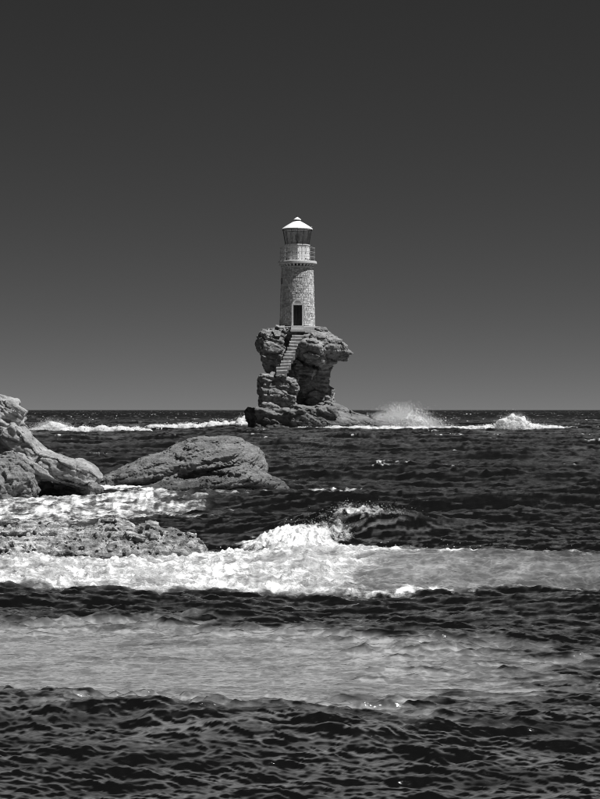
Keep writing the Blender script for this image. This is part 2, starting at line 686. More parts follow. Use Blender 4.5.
    # rims round the whaleback rock
    for (cx, cy, rx, ry, am) in ((-4.45, 46.6, 1.0, 2.6, 0.95), (-2.2, 45.4, 3.3, 1.0, 0.62), (-0.55, 46.0, 0.9, 1.5, 0.4)):
        q = 1 - sstep(0.5, 1.1, ell(X, Y, cx, cy, rx, ry) + 0.4 * n_a)
        put(foam, q * np.clip(am + 0.8 * n_b + 0.5 * n_a, 0, 1))
    # milky patch in the foreground
    pm = ell(X, Y, -1.6, 13.5, 3.5, 3.0)
    patch = 1 - sstep(0.70, 1.12, pm + 0.22 * n_t + 0.40 * n_s + 0.15 * n_c)
    patch *= 1 - (1 - sstep(-0.25, 0.55, e3 + 1.0 * n_s)) * (1 - sstep(0.0, 1.4, X))
    put(milk_light, patch * np.clip(0.92 + 0.35 * n_s + 0.30 * n_t, 0, 1))
    h *= 1 - 0.45 * patch
    # thin old foam plus painted wave light: backs and flats pale, steep fronts dark
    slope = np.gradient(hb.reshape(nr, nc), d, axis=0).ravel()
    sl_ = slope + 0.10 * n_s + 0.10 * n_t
    film_light = 1 - (lambda t_: t_ * sstep(0.01, 0.12, sl_) + (1 - t_) * sstep(0.02, 0.27, sl_))(sstep(14, 24, D))
    film_light *= (1 - 0.45 * sstep(18, 45, D)) * (1 - sstep(150, 500, D))
    film_light *= 0.75 + 0.9 * n_t
    milk_light *= 0.58 + 0.42 * np.clip(film_light * 1.7, 0, 1)  # dark ripple fronts painted into the milky water too
    put(milk_light, np.clip(film_light, 0, 1) * 0.36)

    
    # thin streaks and whitecaps elsewhere
    strk = sstep(0.30, 0.62, noise2(X, Y, 0.22, 0.05, 20.5, 5, 0.6)) * sstep(28, 60, D)
    put(milk_light, strk * 0.25)
    cap = sstep(0.10, 0.24, h) * sstep(0.16, 0.5, noise2(X, Y, 0.30, 0.10, 25.5, 4, 0.6)) * sstep(26, 40, D)
    put(foam, cap * np.clip(0.45 + 1.1 * n_b, 0, 0.9))
    # white water lines among the skerries round the lighthouse (distance 150-200 m)
    for (x0, x1, yy, wd, st) in ((20, 152, 431.0, 4.0, 0.95), (140, 262, 428.0, 7.0, 0.95), (290, 440, 430.0, 3.2, 1.0), (395, 585, 429.0, 4.0, 0.8), (500, 560, 429.3, 5, 1.0), (95, 140, 436, 3, .5)):
        a, b_ = ground(x0, yy), ground(x1, yy)
        yl = a[1] + 3.0 * noise2(X, Y * 0, 0.12, 1, x0 * 0.37, 2)
        lin = np.exp(-((Y - yl) / wd) ** 2) * sstep(a[0] - 1, a[0] + 1.5, X) * (1 - sstep(b_[0] - 2.5, b_[0] + 1, X))
        put(foam, lin * np.clip(st + 0.9 * n_c + 0.4 * n_a, 0, 1.2))
    # white water is lumpy and stands proud
    fb = np.clip(foam, 0, 1) * (1 - sstep(60, 90, D))
    lump = noise2(X, Y, 4.5, 2.4, 2.2, 5, 0.5) * 1.6
    h += fb ** 1.5 * body * (0.03 + 0.03 * lump)
    h += (1 - sstep(0.2, 1.0, pk2)) * (0.20 + 0.07 * lump) + pk * (0.03 + 0.04 * lump)
    h += fb * 0.02 * lump
    # flatten far outside
    h *= 1 - 0.9 * sstep(0.25, 1.0, np.abs(X / Y))
    near0 = sstep(2.0, 6.0, D)
    dx *= near0 * lim
    dy *= near0 * lim
    V = np.stack([X + dx, Y + dy, h], 1)
    a = (np.arange(nr - 1)[:, None] * nc + np.arange(nc - 1)[None, :]).ravel()
    F = np.stack([a, a + 1, a + nc + 1, a + nc], 1)
    rough = 0.14 + 0.01 * sstep(15, 60, D) + 0.18 * sstep(60, 300, D) + 0.08 * sstep(300, 1500, D)
    global SEA_PTS
    near = (D > 18) & (D < 36) & (np.abs(X / Y) < 0.18)
    SEA_PTS = (V[near], (np.maximum(pk, (1 - sstep(0.35, 1.0, pk2)) * sstep(0.12, 0.3, h)) + 0.06 * crest * (foam > 0.4) + 0.10 * body * sstep(24, 25, Y))[near])
    me = mesh_np("sea", V, F, None, True)
    for nm, arr in (("foam", foam), ("milk_light", milk_light), ("chop", rough)):
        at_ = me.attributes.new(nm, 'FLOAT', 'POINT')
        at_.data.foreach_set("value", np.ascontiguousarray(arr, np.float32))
    return me


def sea_mat():
    m, n, l, b = new_mat("sea_water")
    tc = n.new("ShaderNodeTexCoord").outputs["Object"]

    def attr(nm):
        a = n.new("ShaderNodeAttribute")
        a.attribute_name = nm
        return a.outputs["Fac"]

    def mapped(sx, sy, sz=1.0):
        mp = n.new("ShaderNodeMapping")
        mp.inputs["Scale"].default_value = (sx, sy, sz)
        l.new(tc, mp.inputs[0])
        return mp.outputs[0]
    foam, milk_light, chop = attr("foam"), attr("milk_light"), attr("chop")
    # lacy break-up of the foam
    nf = math_n(n, l, 'MULTIPLY_ADD', tex_noise(n, l, mapped(0.32, 0.9, 0.9), 13.0, 6, 0.7), 0.62, math_n(n, l, 'MULTIPLY', tex_noise(n, l, mapped(0.8, 0.6), 16.0, 6, 0.7), 0.38))
    nl = tex_noise(n, l, mapped(1.0, 0.45), 2.2, 5, 0.6)
    vor = n.new("ShaderNodeTexVoronoi")
    vor.feature = 'DISTANCE_TO_EDGE'
    vor.inputs["Scale"].default_value = 3.6
    vw = n.new("ShaderNodeVectorMath")
    vw.operation = 'ADD'
    l.new(mapped(1.0, 0.5), vw.inputs[0])
    nn = n.new("ShaderNodeTexNoise")
    nn.inputs["Scale"].default_value = 4
    nn.inputs["Detail"].default_value = 4
    l.new(tc, nn.inputs["Vector"])
    l.new(nn.outputs["Color"], vw.inputs[1])
    l.new(vw.outputs[0], vor.inputs["Vector"])
    lace = ramp(n, l, vor.outputs["Distance"], [(0.0, 1.0), (0.16, 0.0)])
    k = math_n(n, l, 'MULTIPLY_ADD', math_n(n, l, 'SUBTRACT', nf, 0.5), 1.9, foam)
    k = math_n(n, l, 'MULTIPLY_ADD', math_n(n, l, 'SUBTRACT', nl, 0.5), 0.45, k)
    k = math_n(n, l, 'MULTIPLY_ADD', math_n(n, l, 'MULTIPLY', lace, foam), 0.16, k)
    fm = n.new("ShaderNodeMapRange")
    fm.interpolation_type = 'SMOOTHSTEP'
    fm.inputs["From Min"].default_value = 0.34
    fm.inputs["From Max"].default_value = 0.95
    l.new(k, fm.inputs["Value"])
    gate = n.new("ShaderNodeMapRange")
    gate.inputs["From Min"].default_value = 0.02
    gate.inputs["From Max"].default_value = 0.2
    l.new(foam, gate.inputs["Value"])
    fmask = math_n(n, l, 'MULTIPLY', fm.outputs[0], gate.outputs[0])
    # aerated water with painted wave light, streaked along the crests
    ns = tex_noise(n, l, mapped(0.8, 2.4), 2.4, 7, 0.65)
    ns2 = tex_noise(n, l, mapped(0.9, 2.6), 9.0, 5, 0.7)
    mk = math_n(n, l, 'MULTIPLY', milk_light, math_n(n, l, 'MULTIPLY_ADD', ns2, 1.1, math_n(n, l, 'MULTIPLY_ADD', ns, 1.5, -0.3)), clamp=True)
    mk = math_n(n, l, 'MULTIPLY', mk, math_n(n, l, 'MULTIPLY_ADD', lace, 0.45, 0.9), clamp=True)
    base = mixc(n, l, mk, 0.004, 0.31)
    rg = math_n(n, l, 'MULTIPLY_ADD', mk, 0.12, chop)
    # ripples too small for the mesh, bubbles in the foam
    bp = n.new("ShaderNodeBump")
    bp.inputs["Strength"].default_value = 1.0
    bp.inputs["Distance"].default_value = 1.0
    r1 = math_n(n, l, 'MULTIPLY', tex_noise(n, l, mapped(0.7, 1.3), 14.0, 3, 0.5), 0.012)
    r2 = math_n(n, l, 'MULTIPLY', tex_noise(n, l, mapped(0.6, 1.4), 2.2, 4, 0.55), 0.05)
    far = n.new("ShaderNodeMapRange")
    far.inputs["From Min"].default_value = 0.142
    far.inputs["From Max"].default_value = 0.20
    l.new(chop, far.inputs["Value"])
    far2 = n.new("ShaderNodeMapRange")
    far2.inputs["From Min"].default_value = 0.20
    far2.inputs["From Max"].default_value = 0.36
    l.new(chop, far2.inputs["Value"])
    hh = math_n(n, l, 'MULTIPLY_ADD', r2, far.outputs[0], r1)
    hh = math_n(n, l, 'MULTIPLY_ADD', math_n(n, l, 'MULTIPLY', nf, fmask), 0.06, hh)
    l.new(hh, bp.inputs["Height"])
    # light scattered back by bubbles and sand inside the water: hardly follows the ripples
    n.remove(b)
    gg = n.new("ShaderNodeNewGeometry")
    vm = n.new("ShaderNodeMix")
    vm.data_type = 'VECTOR'
    vm.inputs[0].default_value = 0.7
    l.new(gg.outputs["Normal"], vm.inputs[4])
    vm.inputs[5].default_value = (0, 0, 1)
    nz_ = n.new("ShaderNodeVectorMath")
    nz_.operation = 'NORMALIZE'
    l.new(vm.outputs[1], nz_.inputs[0])
    deep = n.new("ShaderNodeBsdfDiffuse")
    l.new(base, deep.inputs["Color"])
    l.new(nz_.outputs[0], deep.inputs["Normal"])
    gls = n.new("ShaderNodeBsdfGlossy")
    gls.inputs["Color"].default_value = grey(1.0)
    l.new(rg, gls.inputs["Roughness"])
    l.new(bp.outputs[0], gls.inputs["Normal"])
    fr = n.new("ShaderNodeFresnel")
    fr.inputs["IOR"].default_value = 1.333
    l.new(bp.outputs[0], fr.inputs["Normal"])
    wat = n.new("ShaderNodeMixShader")
    l.new(math_n(n, l, 'MULTIPLY', fr.outputs[0], math_n(n, l, 'MULTIPLY_ADD', far.outputs[0], -0.70, math_n(n, l, 'MULTIPLY_ADD', far2.outputs[0], -0.25, 1.0))), wat.inputs[0])
    l.new(deep.outputs[0], wat.inputs[1])
    l.new(gls.outputs[0], wat.inputs[2])
    wf = n.new("ShaderNodeBsdfDiffuse")
    l.new(ramp(n, l, nf, [(0.35, 0.64), (0.6, 0.86)]), wf.inputs["Color"])
    l.new(bp.outputs[0], wf.inputs["Normal"])
    fin = n.new("ShaderNodeMixShader")
    l.new(fmask, fin.inputs[0])
    l.new(wat.outputs[0], fin.inputs[1])
    l.new(wf.outputs[0], fin.inputs[2])
    l.new(fin.outputs[0], n["Material Output"].inputs["Surface"])
    return m


sea_me = build_sea()
sea_me.materials.append(sea_mat())
sea = link("sea", sea_me)
tag(sea, "dark choppy sea with breaking surf reaching to the horizon", "sea", kind="structure")

# ------------------------------------------------------------------ rocks
LD = 182.0                       # distance of the lighthouse
PM = FP / LD                     # photograph pixels per metre there
M_STACK = rock_mat("stack_rock", 0.06, 0.19, 0.40, 0.9, wet_z=1.0, wet_band=0.7, bump_d=0.12, wet=0.45)
M_SHELF = rock_mat("shelf_rock", 0.07, 0.15, 0.26, 1.1, wet_z=0.8, wet_band=0.8, bump_d=0.12, wet=0.5)


def L_(x, y, dy):                # point of the lighthouse rock from its pixel and depth offset
    return at(x, y, LD + dy)


def E(x, y, dy, rx, rz, rd, rot=(0, 0, 0), kind='e'):
    return (kind, L_(x, y, dy), (rx / PM, rd, rz / PM), rot)


stack = [
    E(300, 342, 0.6, 27, 14, 2.4, kind='b'),
    # left lobe
    E(273, 337, -1.2, 15, 10, 1.3, (10, 4, 0)),
    E(274, 350, -1.7, 11, 12, 1.1, (0, 10, 0), 'b'),
    E(263, 345, -0.2, 7.5, 9, 1.2, (0, 20, 0)),
    E(270, 364, -0.6, 7, 12, 1.6),
    # right lobe: a dome leaning out
    E(318, 348, -1.0, 24, 14, 2.5, (-15, 16, 0)),
    E(310, 352, -2.9, 16, 11, 1.9, (-24, 18, 0)),
    E(334, 351, -0.2, 16, 9, 1.7, (0, 24, 0)),
    E(345, 354, -0.4, 6.5, 4.5, 0.9, (0, 30, 0), 'b'),
    E(335, 347, -0.6, 12, 7.5, 1.6, (0, 28, 0)),
    E(325, 364, -0.4, 14, 7, 1.4, (0, -36, 0)),
    E(304, 369, -2.6, 11, 4, 1.0, (0, 26, 0), 'b'),
    # neck
    E(303, 384, 1.2, 21, 30, 1.9),
    E(318, 388, 0.8, 11, 24, 1.5, kind='b'),
    E(331, 391, 0.5, 4.2, 4.2, 0.5, (0, 20, 0), 'b'),
    E(326, 402, 0.3, 9, 6, 1.3),
    # front-left block of flat layers under the stairs
    E(278, 393, -2.7, 17.5, 16.5, 2.4, (0, 0, 4), 'b'),
    E(268, 389, -1.8, 8.5, 13, 1.6, kind='b'),
    E(286, 381, -3.4, 11, 8, 1.5),
    E(287, 358, -1.8, 11, 27, 1.3, (-26, 18, 0)),
    # hollow beside the block
    E(306, 386, -2.6, 9, 15, 1.6, (0, -8, 0), 's'),
    E(300, 396, -4.4, 6, 8, 1.2, (0, 0, 0), 's'),
]
st = link("sea_stack", sdf_mesh("sea_stack", stack, 0.085, M_STACK, k=0.12, lump=(0.22, 0.6), strata=(0.10, 2.3, (0.30, -0.25, 1.0)), blocks=(0.17, 0.85, (0.7, 0.7, 1.8), 1.3), fine=(0.09, 2.4), seed=3.1))
tag(st, "top-heavy weathered sea stack with overhanging sides carrying the lighthouse", "rock")

shelf = [
    E(296, 421, -2.0, 40, 13, 4.2, kind='b'),
    E(325, 421, -2.5, 32, 12, 3.8, (0, 10, 0)),
    E(352, 424, -1.5, 30, 10, 3.0, (0, 12, 0)),
    E(374, 428, -1.5, 24, 8, 2.4, (0, 10, 0)),
    E(300, 411, -3.0, 30, 6, 2.6, (0, 4, 0)),
    E(335, 409, -0.5, 16, 5, 2.0, (0, 14, 0)),
    E(258, 424, -0.5, 8, 12, 2.6, kind='b'),
    E(252, 414, 0.5, 5, 7, 1.5, kind='b'),
]
sh = link("rock_shelf", sdf_mesh("rock_shelf", shelf, 0.095, M_SHELF, k=0.12, lump=(0.2, 0.6), strata=(0.15, 1.7, (0.35, -0.2, 1.0)), blocks=(0.14, 0.75, (0.7, 0.7, 1.8)), fine=(0.07, 2.2), seed=8.4))
tag(sh, "low wave-washed rock shelf round the foot of the lighthouse stack", "rock")

# whaleback skerry in the middle distance
M_WHALE = rock_mat("whaleback_rock", 0.065, 0.165, 0.30, 3.2, wet_z=0.24, wet_band=0.25, bump_d=0.05, strata=-16, wet=0.5)


def G(D0):
    pm = FP / D0
    def e(x, y, dy, rx, rz, rd, rot=(0, 0, 0), kind='e'):
        return (kind, at(x, y, D0 + dy), (rx / pm, rd, rz / pm), rot)
    return e


w = G(47.5)
whale = [
    w(208, 467, 0.3, 54, 30, 1.3, (0, -4, 0)),
    w(232, 463, 0.3, 36, 25, 1.2, (0, 14, 0)),
    w(165, 472, 0.2, 50, 20, 1.1, (0, -14, 0)),
    w(134, 477, 0.0, 28, 12, 0.9, (0, -16, 0)),
    w(252, 478, -0.9, 32, 9, 1.0, (0, 16, 0)),
    w(205, 485, -1.2, 62, 8, 0.9, (0, -5, 0)),
    w(266, 486, -0.8, 22, 8, 0.8, (0, 14, 0)),
    w(108, 484, -0.3, 12, 8, 0.6),
    w(205, 471, -1.45, 60, 2.6, 0.62, (0, -10, 0), 's'),
]
wh = link("whaleback_rock", sdf_mesh("whaleback_rock", whale, 0.024, M_WHALE, k=0.035, lump=(0.035, 1.6), strata=(0.05, 9.0, (-0.20, -0.35, 1.0)), blocks=(0.022, 3.0, (0.4, 0.4, 2.4), 1.6), fine=(0.024, 8.0), zmin=-0.2, seed=5.2))
tag(wh, "long rounded grey skerry with slanting layers standing in dark water", "rock")

# crag at the left edge
M_CRAG = rock_mat("crag_rock", 0.08, 0.24, 0.43, 2.4, wet_z=0.22, wet_band=0.2, bump_d=0.025, strata=30, wet=0.35)
M_ROUGH = rock_mat("rough_rock", 0.08, 0.19, 0.33, 5.0, wet_z=0.05, wet_band=0.3, bump_d=0.05, strata=10, wet=0.5)
c = G(42.0)
crag = [
    c(0, 416, 0.8, 13, 19, 0.6, (0, 12, 0), 'b'),
    c(-22, 425, 1.0, 26, 34, 1.2),
    c(15, 413, 0.5, 10.5, 8.5, 0.45, (0, 28, 0), 'b'),
    c(6, 438, 0.5, 20, 13, 0.8, (0, 40, 0), 'b'),
    c(27, 449, 0.3, 26, 9, 0.8, (0, 48, 0), 'b'),
    c(46, 467, 0.1, 38, 9, 0.9, (0, 20, 0)),
    c(66, 469, 0.0, 26, 9, 0.8, (0, 18, 0), 'b'),
    c(76, 473, 0.1, 24, 9, 0.7, (0, 22, 0)),
    c(86, 474, -0.1, 13, 6, 0.5, (0, 36, 0), 'b'),
    c(10, 466, 0.3, 40, 16, 0.9),
    c(62, 494, 0.9, 34, 12, 0.6),
    c(-40, 470, 0.8, 60, 40, 1.6),
]
cr = link("coastal_crag", sdf_mesh("coastal_crag", crag, 0.022, M_CRAG, k=0.06, lump=(0.05, 1.4), strata=(0.032, 5.0, (0.55, -0.30, 1.0)), blocks=(0.030, 2.0, (0.35, 0.6, 1.9), 2.4), fine=(0.02, 5.0), zmin=-0.2, seed=2.2))
tag(cr, "pale cracked crag sloping into the sea at the left edge", "rock")
rough_p = [
    c(-4, 470, -1.6, 28, 14, 0.8),
    c(14, 480, -1.8, 20, 16, 0.8),
    c(-15, 488, -2.0, 36, 18, 1.0),
    c(27, 492, -1.8, 12, 10, 0.5),
    c(8, 462, -1.2, 14, 9, 0.5),
]
rg = link("rough_boulder", sdf_mesh("rough_boulder", rough_p, 0.022, M_ROUGH, k=0.03, lump=(0.07, 2.0), strata=(0.012, 6.0, (0.1, 0.1, 1.0)), blocks=(0.06, 3.4, (1, 1, 1.2)), fine=(0.045, 6.0), zmin=-0.2, seed=9.2))
tag(rg, "dark pitted boulder below the pale crag at the left edge", "rock")
b_ = G(42.0)
sb = [b_(94, 487, -0.6, 7, 5, 0.25, (0, 20, 0)), b_(99, 489, -0.6, 5, 4, 0.2)]
o = link("foot_boulder", sdf_mesh("foot_boulder", sb, 0.014, M_ROUGH, k=0.015, lump=(0.02, 3.0), blocks=(0.02, 6.0, (1, 1, 1)), fine=(0.01, 10.0), zmin=-0.2, seed=1.2))
tag(o, "small wet boulder at the seaward tip of the pale crag", "rock")

# low wave-washed ledge, nearer
M_LEDGE = rock_mat("ledge_rock", 0.07, 0.27, 0.72, 5.0, wet_z=0.05, wet_band=0.2, bump_d=0.05, strata=5, wet=0.6, top=0.69)
g = G(26.5)
ledge = [
    g(20, 554, 0.3, 105, 28, 2.0),
    g(-60, 553, 0.0, 110, 32, 2.4),
    g(0, 559, -1.3, 40, 22, 1.0),
    g(112, 542, 0.9, 24, 22, 0.8),
    g(100, 557, -0.2, 60, 24, 1.2),
    g(152, 545, 0.3, 20, 20, 0.55),
    g(177, 549, 0.2, 26, 20, 0.6),
    g(192, 557, -0.4, 18, 18, 0.5),
    g(160, 563, -0.7, 40, 18, 0.7),
]
le = link("wave_washed_ledge", sdf_mesh("wave_washed_ledge", ledge, 0.021, M_LEDGE, k=0.025, lump=(0.07, 1.8), strata=(0.012, 7.0, (0.1, 0.1, 1.0)), blocks=(0.055, 3.6, (0.9, 0.9, 1.3)), fine=(0.08, 5.5), zmin=-0.12, seed=6.6))
tag(le, "low pitted rock ledge with surf breaking against its front", "rock")

# ------------------------------------------------------------------ the lighthouse
M_STONE, n, l, b = new_mat("tower_stone")
tc = n.new("ShaderNodeTexCoord").outputs["Object"]
gi = n.new("ShaderNodeNewGeometry").outputs["Random Per Island"]
s_ = math_n(n, l, 'MULTIPLY_ADD', tex_noise(n, l, tc, 9, 6), 0.5, math_n(n, l, 'MULTIPLY', gi, 0.5))
l.new(ramp(n, l, s_, [(0.15, 0.27), (0.5, 0.52), (0.85, 0.74)]), b.inputs["Base Color"])
b.inputs["Roughness"].default_value = 0.9
bp = n.new("ShaderNodeBump")
bp.inputs["Distance"].default_value = 0.03
l.new(tex_noise(n, l, tc, 22, 5), bp.inputs["Height"])
l.new(bp.outputs[0], b.inputs["Normal"])
M_MORTAR = plain_mat("mortar", 0.40, 0.95, 0.2, 8, bump=0.5)
M_DRESSED = plain_mat("dressed_stone", 0.50, 0.85, 0.15, 10, bump=0.4)
M_PLINTH = plain_mat("plinth_concrete", 0.26, 0.9, 0.25, 4, bump=0.6)
M_WHITE, n, l, b = new_mat("white_paint")
tc = n.new("ShaderNodeTexCoord").outputs["Object"]
mp = n.new("ShaderNodeMapping")
mp.inputs["Scale"].default_value = (5.0, 5.0, 0.7)
l.new(tc, mp.inputs[0])
l.new(mixc(n, l, 1.0, ramp(n, l, tex_noise(n, l, mp.outputs[0], 1.6, 6, 0.65), [(0.36, 0.62), (0.54, 1.0)]), ramp(n, l, tex_noise(n, l, tc, 7), [(0.3, 0.66), (0.7, 0.80)]), 'MULTIPLY'), b.inputs["Base Color"])
b.inputs["Roughness"].default_value = 0.5
M_RAIL = plain_mat("grey_paint", 0.34, 0.5, 0.15, 9)
M_DARKMETAL = plain_mat("dark_metal", 0.06, 0.5, 0.3, 9)
M_DOOR = plain_mat("dark_door", 0.025, 0.6, 0.3, 6)
M_STEP = plain_mat("step_stone", 0.21, 0.9, 0.5, 3, bump=0.8)
M_GLASS, n, l, b = new_mat("lantern_glass")
n.remove(b)
gl = n.new("ShaderNodeBsdfGlossy")
gl.inputs["Roughness"].default_value = 0.03
gl.inputs["Color"].default_value = grey(0.9)
tr = n.new("ShaderNodeBsdfTransparent")
tr.inputs["Color"].default_value = grey(0.93)
mx = n.new("ShaderNodeMixShader")
lw = n.new("ShaderNodeLayerWeight")
l.new(math_n(n, l, 'MULTIPLY_ADD', math_n(n, l, 'POWER', lw.outputs["Facing"], 4.0), 0.5, 0.13), mx.inputs[0])
l.new(tr.outputs[0], mx.inputs[1])
l.new(gl.outputs[0], mx.inputs[2])
l.new(mx.outputs[0], n["Material Output"].inputs[0])
M_BRASS = plain_mat("lens_glass", 0.18, 0.2, 0.2, 5, metal=0.4)

LB = at(297.3, 326.4, LD)          # base of the shaft
lh = bpy.data.objects.new("lighthouse", None)
COL.objects.link(lh)
lh.location = LB
tag(lh, "round stone lighthouse with white lantern and conical roof on the sea stack", "lighthouse")


def zpx(y):
    return (326.4 - y) / PM


H_SH = zpx(266.8)
R0, R1 = 17.75 / PM, 16.0 / PM


def rad(z):
    return R0 + (R1 - R0) * z / H_SH


DA = R(1.5)                                   # the door looks a touch right of the viewer
DW, DH = 0.40, zpx(306.0)                     # half width, head height
da = math.asin(DW / R0)


def pol(r, a, z):
    return (r * math.sin(a), -r * math.cos(a), z)


# shaft core with the doorway left open
mb = MB()
NA = 120
zs = [0.0, DH, H_SH]
angs = sorted([2 * math.pi * k / NA for k in range(NA)] + [(DA - da) % (2 * math.pi), (DA + da) % (2 * math.pi)])
for j in range(2):
    for k in range(len(angs)):
        a0, a1 = angs[k], angs[(k + 1) % len(angs)]
        if a1 < a0:
            a1 += 2 * math.pi
        am = ((a0 + a1) / 2 - DA + math.pi) % (2 * math.pi) - math.pi
        if j == 0 and abs(am) < da:
            continue
        ra, rb = rad(zs[j]) - 0.035, rad(zs[j + 1]) - 0.035
        mb.add([pol(ra, a0, zs[j]), pol(ra, a1, zs[j]), pol(rb, a1, zs[j + 1]), pol(rb, a0, zs[j + 1])], [(0, 1, 2, 3)])
shaft = mb.build("shaft", M_MORTAR, lh)
# stones, each a wedge of its own
rs = np.random.RandomState(4)
mb = MB()
z = 0.0
while z < H_SH - 0.1:
    hh = min(rs.uniform(0.12, 0.20), H_SH - z - 0.005)
    a = rs.uniform(0, 0.3)
    aend = a + 2 * math.pi
    while a < aend - 0.03:
        wv = rs.uniform(0.15, 0.42) / R0
        a2 = min(a + wv, aend)
        if aend - a2 < 0.08:
            a2 = aend
        mid = ((a + a2) / 2 - DA + math.pi) % (2 * math.pi) - math.pi
        lo, hi = a, a2
        rel0 = (a - DA + math.pi) % (2 * math.pi) - math.pi
        rel1 = rel0 + (a2 - a)
        skip = False
        dz = z + hh / 2
        if dz < DH + 0.32:
            wk = da + 0.085
            if dz > DH + 0.02:
                wk *= math.sqrt(max(0, 1 - ((dz - DH) / 0.42) ** 2))
            if rel0 > -wk and rel1 < wk:
                skip = True
            elif rel0 < -wk < rel1:
                hi = a + (-wk - rel0)
            elif rel0 < wk < rel1:
                lo = a + (wk - rel0)
        # narrow window slit high on the left flank
        ws = R(-66)
        if abs(mid - (ws - DA)) < 0.17 and abs(dz - zpx(281.5)) < 0.36:
            skip = True
        if not skip and hi - lo > 0.03:
            g0 = 0.010
            r_in = -0.06
            pr = rs.uniform(-0.012, 0.028)
            zz0, zz1 = z + g0, z + hh - g0
            lo2, hi2 = lo + g0 / R0, hi - g0 / R0
            j = lambda: rs.uniform(-0.008, 0.008)
            P8 = []
            for zk in (zz0, zz1):
                P8 += [pol(rad(zk) + r_in, lo2, zk), pol(rad(zk) + pr + j(), lo2 + 0.008, zk + j()), pol(rad(zk) + pr + j(), hi2 - 0.008, zk + j()), pol(rad(zk) + r_in, hi2, zk)]
            mb.hexa(P8)
            zm0, zm1 = zz0, zz1
        a = a2
    z += hh
stw = mb.build("stonework", M_STONE, shaft)
stw["kind"] = "stuff"

# slit window
wo_ = MB()
ws = R(-66)
for s in (-1, 1):
    zc = zpx(281.5)
    rr = rad(zc)
    c0 = pol(rr - 0.02, ws + s * 0.145, zc)
    wo_.box(c0, (0.035, 0.09, 0.36), ws)
wo_.box(pol(rr - 0.02, ws, zc + 0.33), (0.24, 0.08, 0.045), ws)
wo_.box(pol(rr - 0.02, ws, zc - 0.33), (0.24, 0.09, 0.04), ws)
win = wo_.build("window", M_DRESSED, shaft)
pb = MB()
pb.box(pol(rr - 0.035, ws, zc), (0.2, 0.015, 0.29), ws)
pane = pb.build("window_pane", M_DARKMETAL, shaft)

# door: recess, jambs, lintel, arch, leaf, threshold
mb = MB()
yf, yb = -math.cos(da) * R0 + 0.06, -R0 + 0.62
for s in (-1, 1):
    mb.box((s * (DW + 0.03), (yf + yb) / 2, DH / 2), (0.03, abs(yb - yf) / 2, DH / 2))
mb.box((0, (yf + yb) / 2, DH + 0.03), (DW + 0.06, abs(yb - yf) / 2, 0.03))
door = mb.build("door_recess", M_MORTAR, lh)
door.rotation_euler.z = DA
mb = MB()
mb.box((-DW / 2 - 0.002, yb + 0.0, DH / 2), (DW / 2 - 0.006, 0.03, DH / 2 - 0.02))
dl = mb.build("door", M_DOOR, lh)
dl.rotation_euler.z = DA
mb = MB()
mb.box((DW / 2 + 0.002, yb + 0.0, DH / 2), (DW / 2 - 0.006, 0.03, DH / 2 - 0.02))
dl2 = mb.build("door", M_DOOR, lh)
dl2.rotation_euler.z = DA
for s, o in ((-1, dl), (1, dl2)):
    mb = MB()
    mb.box((s * 0.06, yb - 0.05, 0.95), (0.012, 0.03, 0.08))
    mb.build("door_handle", M_DARKMETAL, o)
for s in (-1, 1):
    mb = MB()
    mb.box((s * (DW + 0.075), -R0 * 0.985 - 0.015, DH / 2 + 0.005), (0.085, 0.11, DH / 2))
    o = mb.build("door_jamb", M_DRESSED, lh)
    o.rotation_euler.z = DA
mb = MB()
mb.box((0, -R0 * 0.985 - 0.005, DH + 0.075), (DW + 0.15, 0.12, 0.07))
o = mb.build("lintel", M_DRESSED, lh)
o.rotation_euler.z = DA
for k in range(7):                                     # arch stones over the lintel
    a0, a1 = math.pi * k / 7 + 0.02, math.pi * (k + 1) / 7 - 0.02
    mb = MB()
    pts = []
    yy = -rad(DH + 0.3) - 0.035
    for yq in (yy + 0.12, yy):
        for rr_, aa in ((0.30, a0), (0.47, a0), (0.47, a1), (0.30, a1)):
            pts.append((rr_ * math.cos(aa), yq, DH + 0.15 + rr_ * math.sin(aa) * 0.85))
    mb.hexa(pts)
    o = mb.build("arch_stone", M_DRESSED, lh)
    o.rotation_euler.z = DA
mb = MB()
mb.box((0, -rad(DH + .3) + 0.06, DH + 0.25), (0.28, 0.04, 0.10))
o = mb.build("arch_panel", M_MORTAR, lh)
o.rotation_euler.z = DA

# plinth and landing
mb = MB()
mb.lathe([(R0 + 0.62, -0.62), (R0 + 0.58, -0.10), (R0 + 0.50, -0.03), (R0 - 0.2, -0.005)], 40)
pl = mb.build("plinth", M_PLINTH, lh)
pl.location = (0.25, 0.1, -0.03)
mb = MB()
mb.box((0.0, -R0 - 0.35, -0.22), (0.56, 0.55, 0.20))
o = mb.build("landing", M_DRESSED, lh)
mb = MB()
mb.box((0.05, -R0 - 0.85, -0.49), (0.66, 0.50, 0.09))
o = mb.build("landing_step", M_DRESSED, lh)

# gallery with corbels
ZG0, ZG1 = zpx(264.6), zpx(261.6)
RG = 19.6 / PM
mb = MB()
mb.lathe([(R1 - 0.1, ZG0), (RG - 0.06, ZG0), (RG, ZG0 + 0.06), (RG, ZG1 - 0.04), (RG - 0.04, ZG1), (0.5, ZG1 + 0.005)], 64)
gal = mb.build("gallery", M_DRESSED, lh)
NCB = 30
mb = MB()
mb.hexa([(-0.075, 0.14, -0.20), (0.075, 0.14, -0.20), (0.075, -0.02, -0.20), (-0.075, -0.02, -0.20),
         (-0.075, 0.14, 0.0), (0.075, 0.14, 0.0), (0.075, -0.26, 0.0), (-0.075, -0.26, 0.0)])
cb_me = mesh_np("corbel", [(-x, y, z) for x, y, z in mb.v], mb.f, M_DRESSED)
for k in range(NCB):
    a = 2 * math.pi * k / NCB
    o = link("corbel", cb_me, gal)
    o.location = pol(R1, a, ZG0 - 0.003)
    o.rotation_euler.z = a
mb = MB()
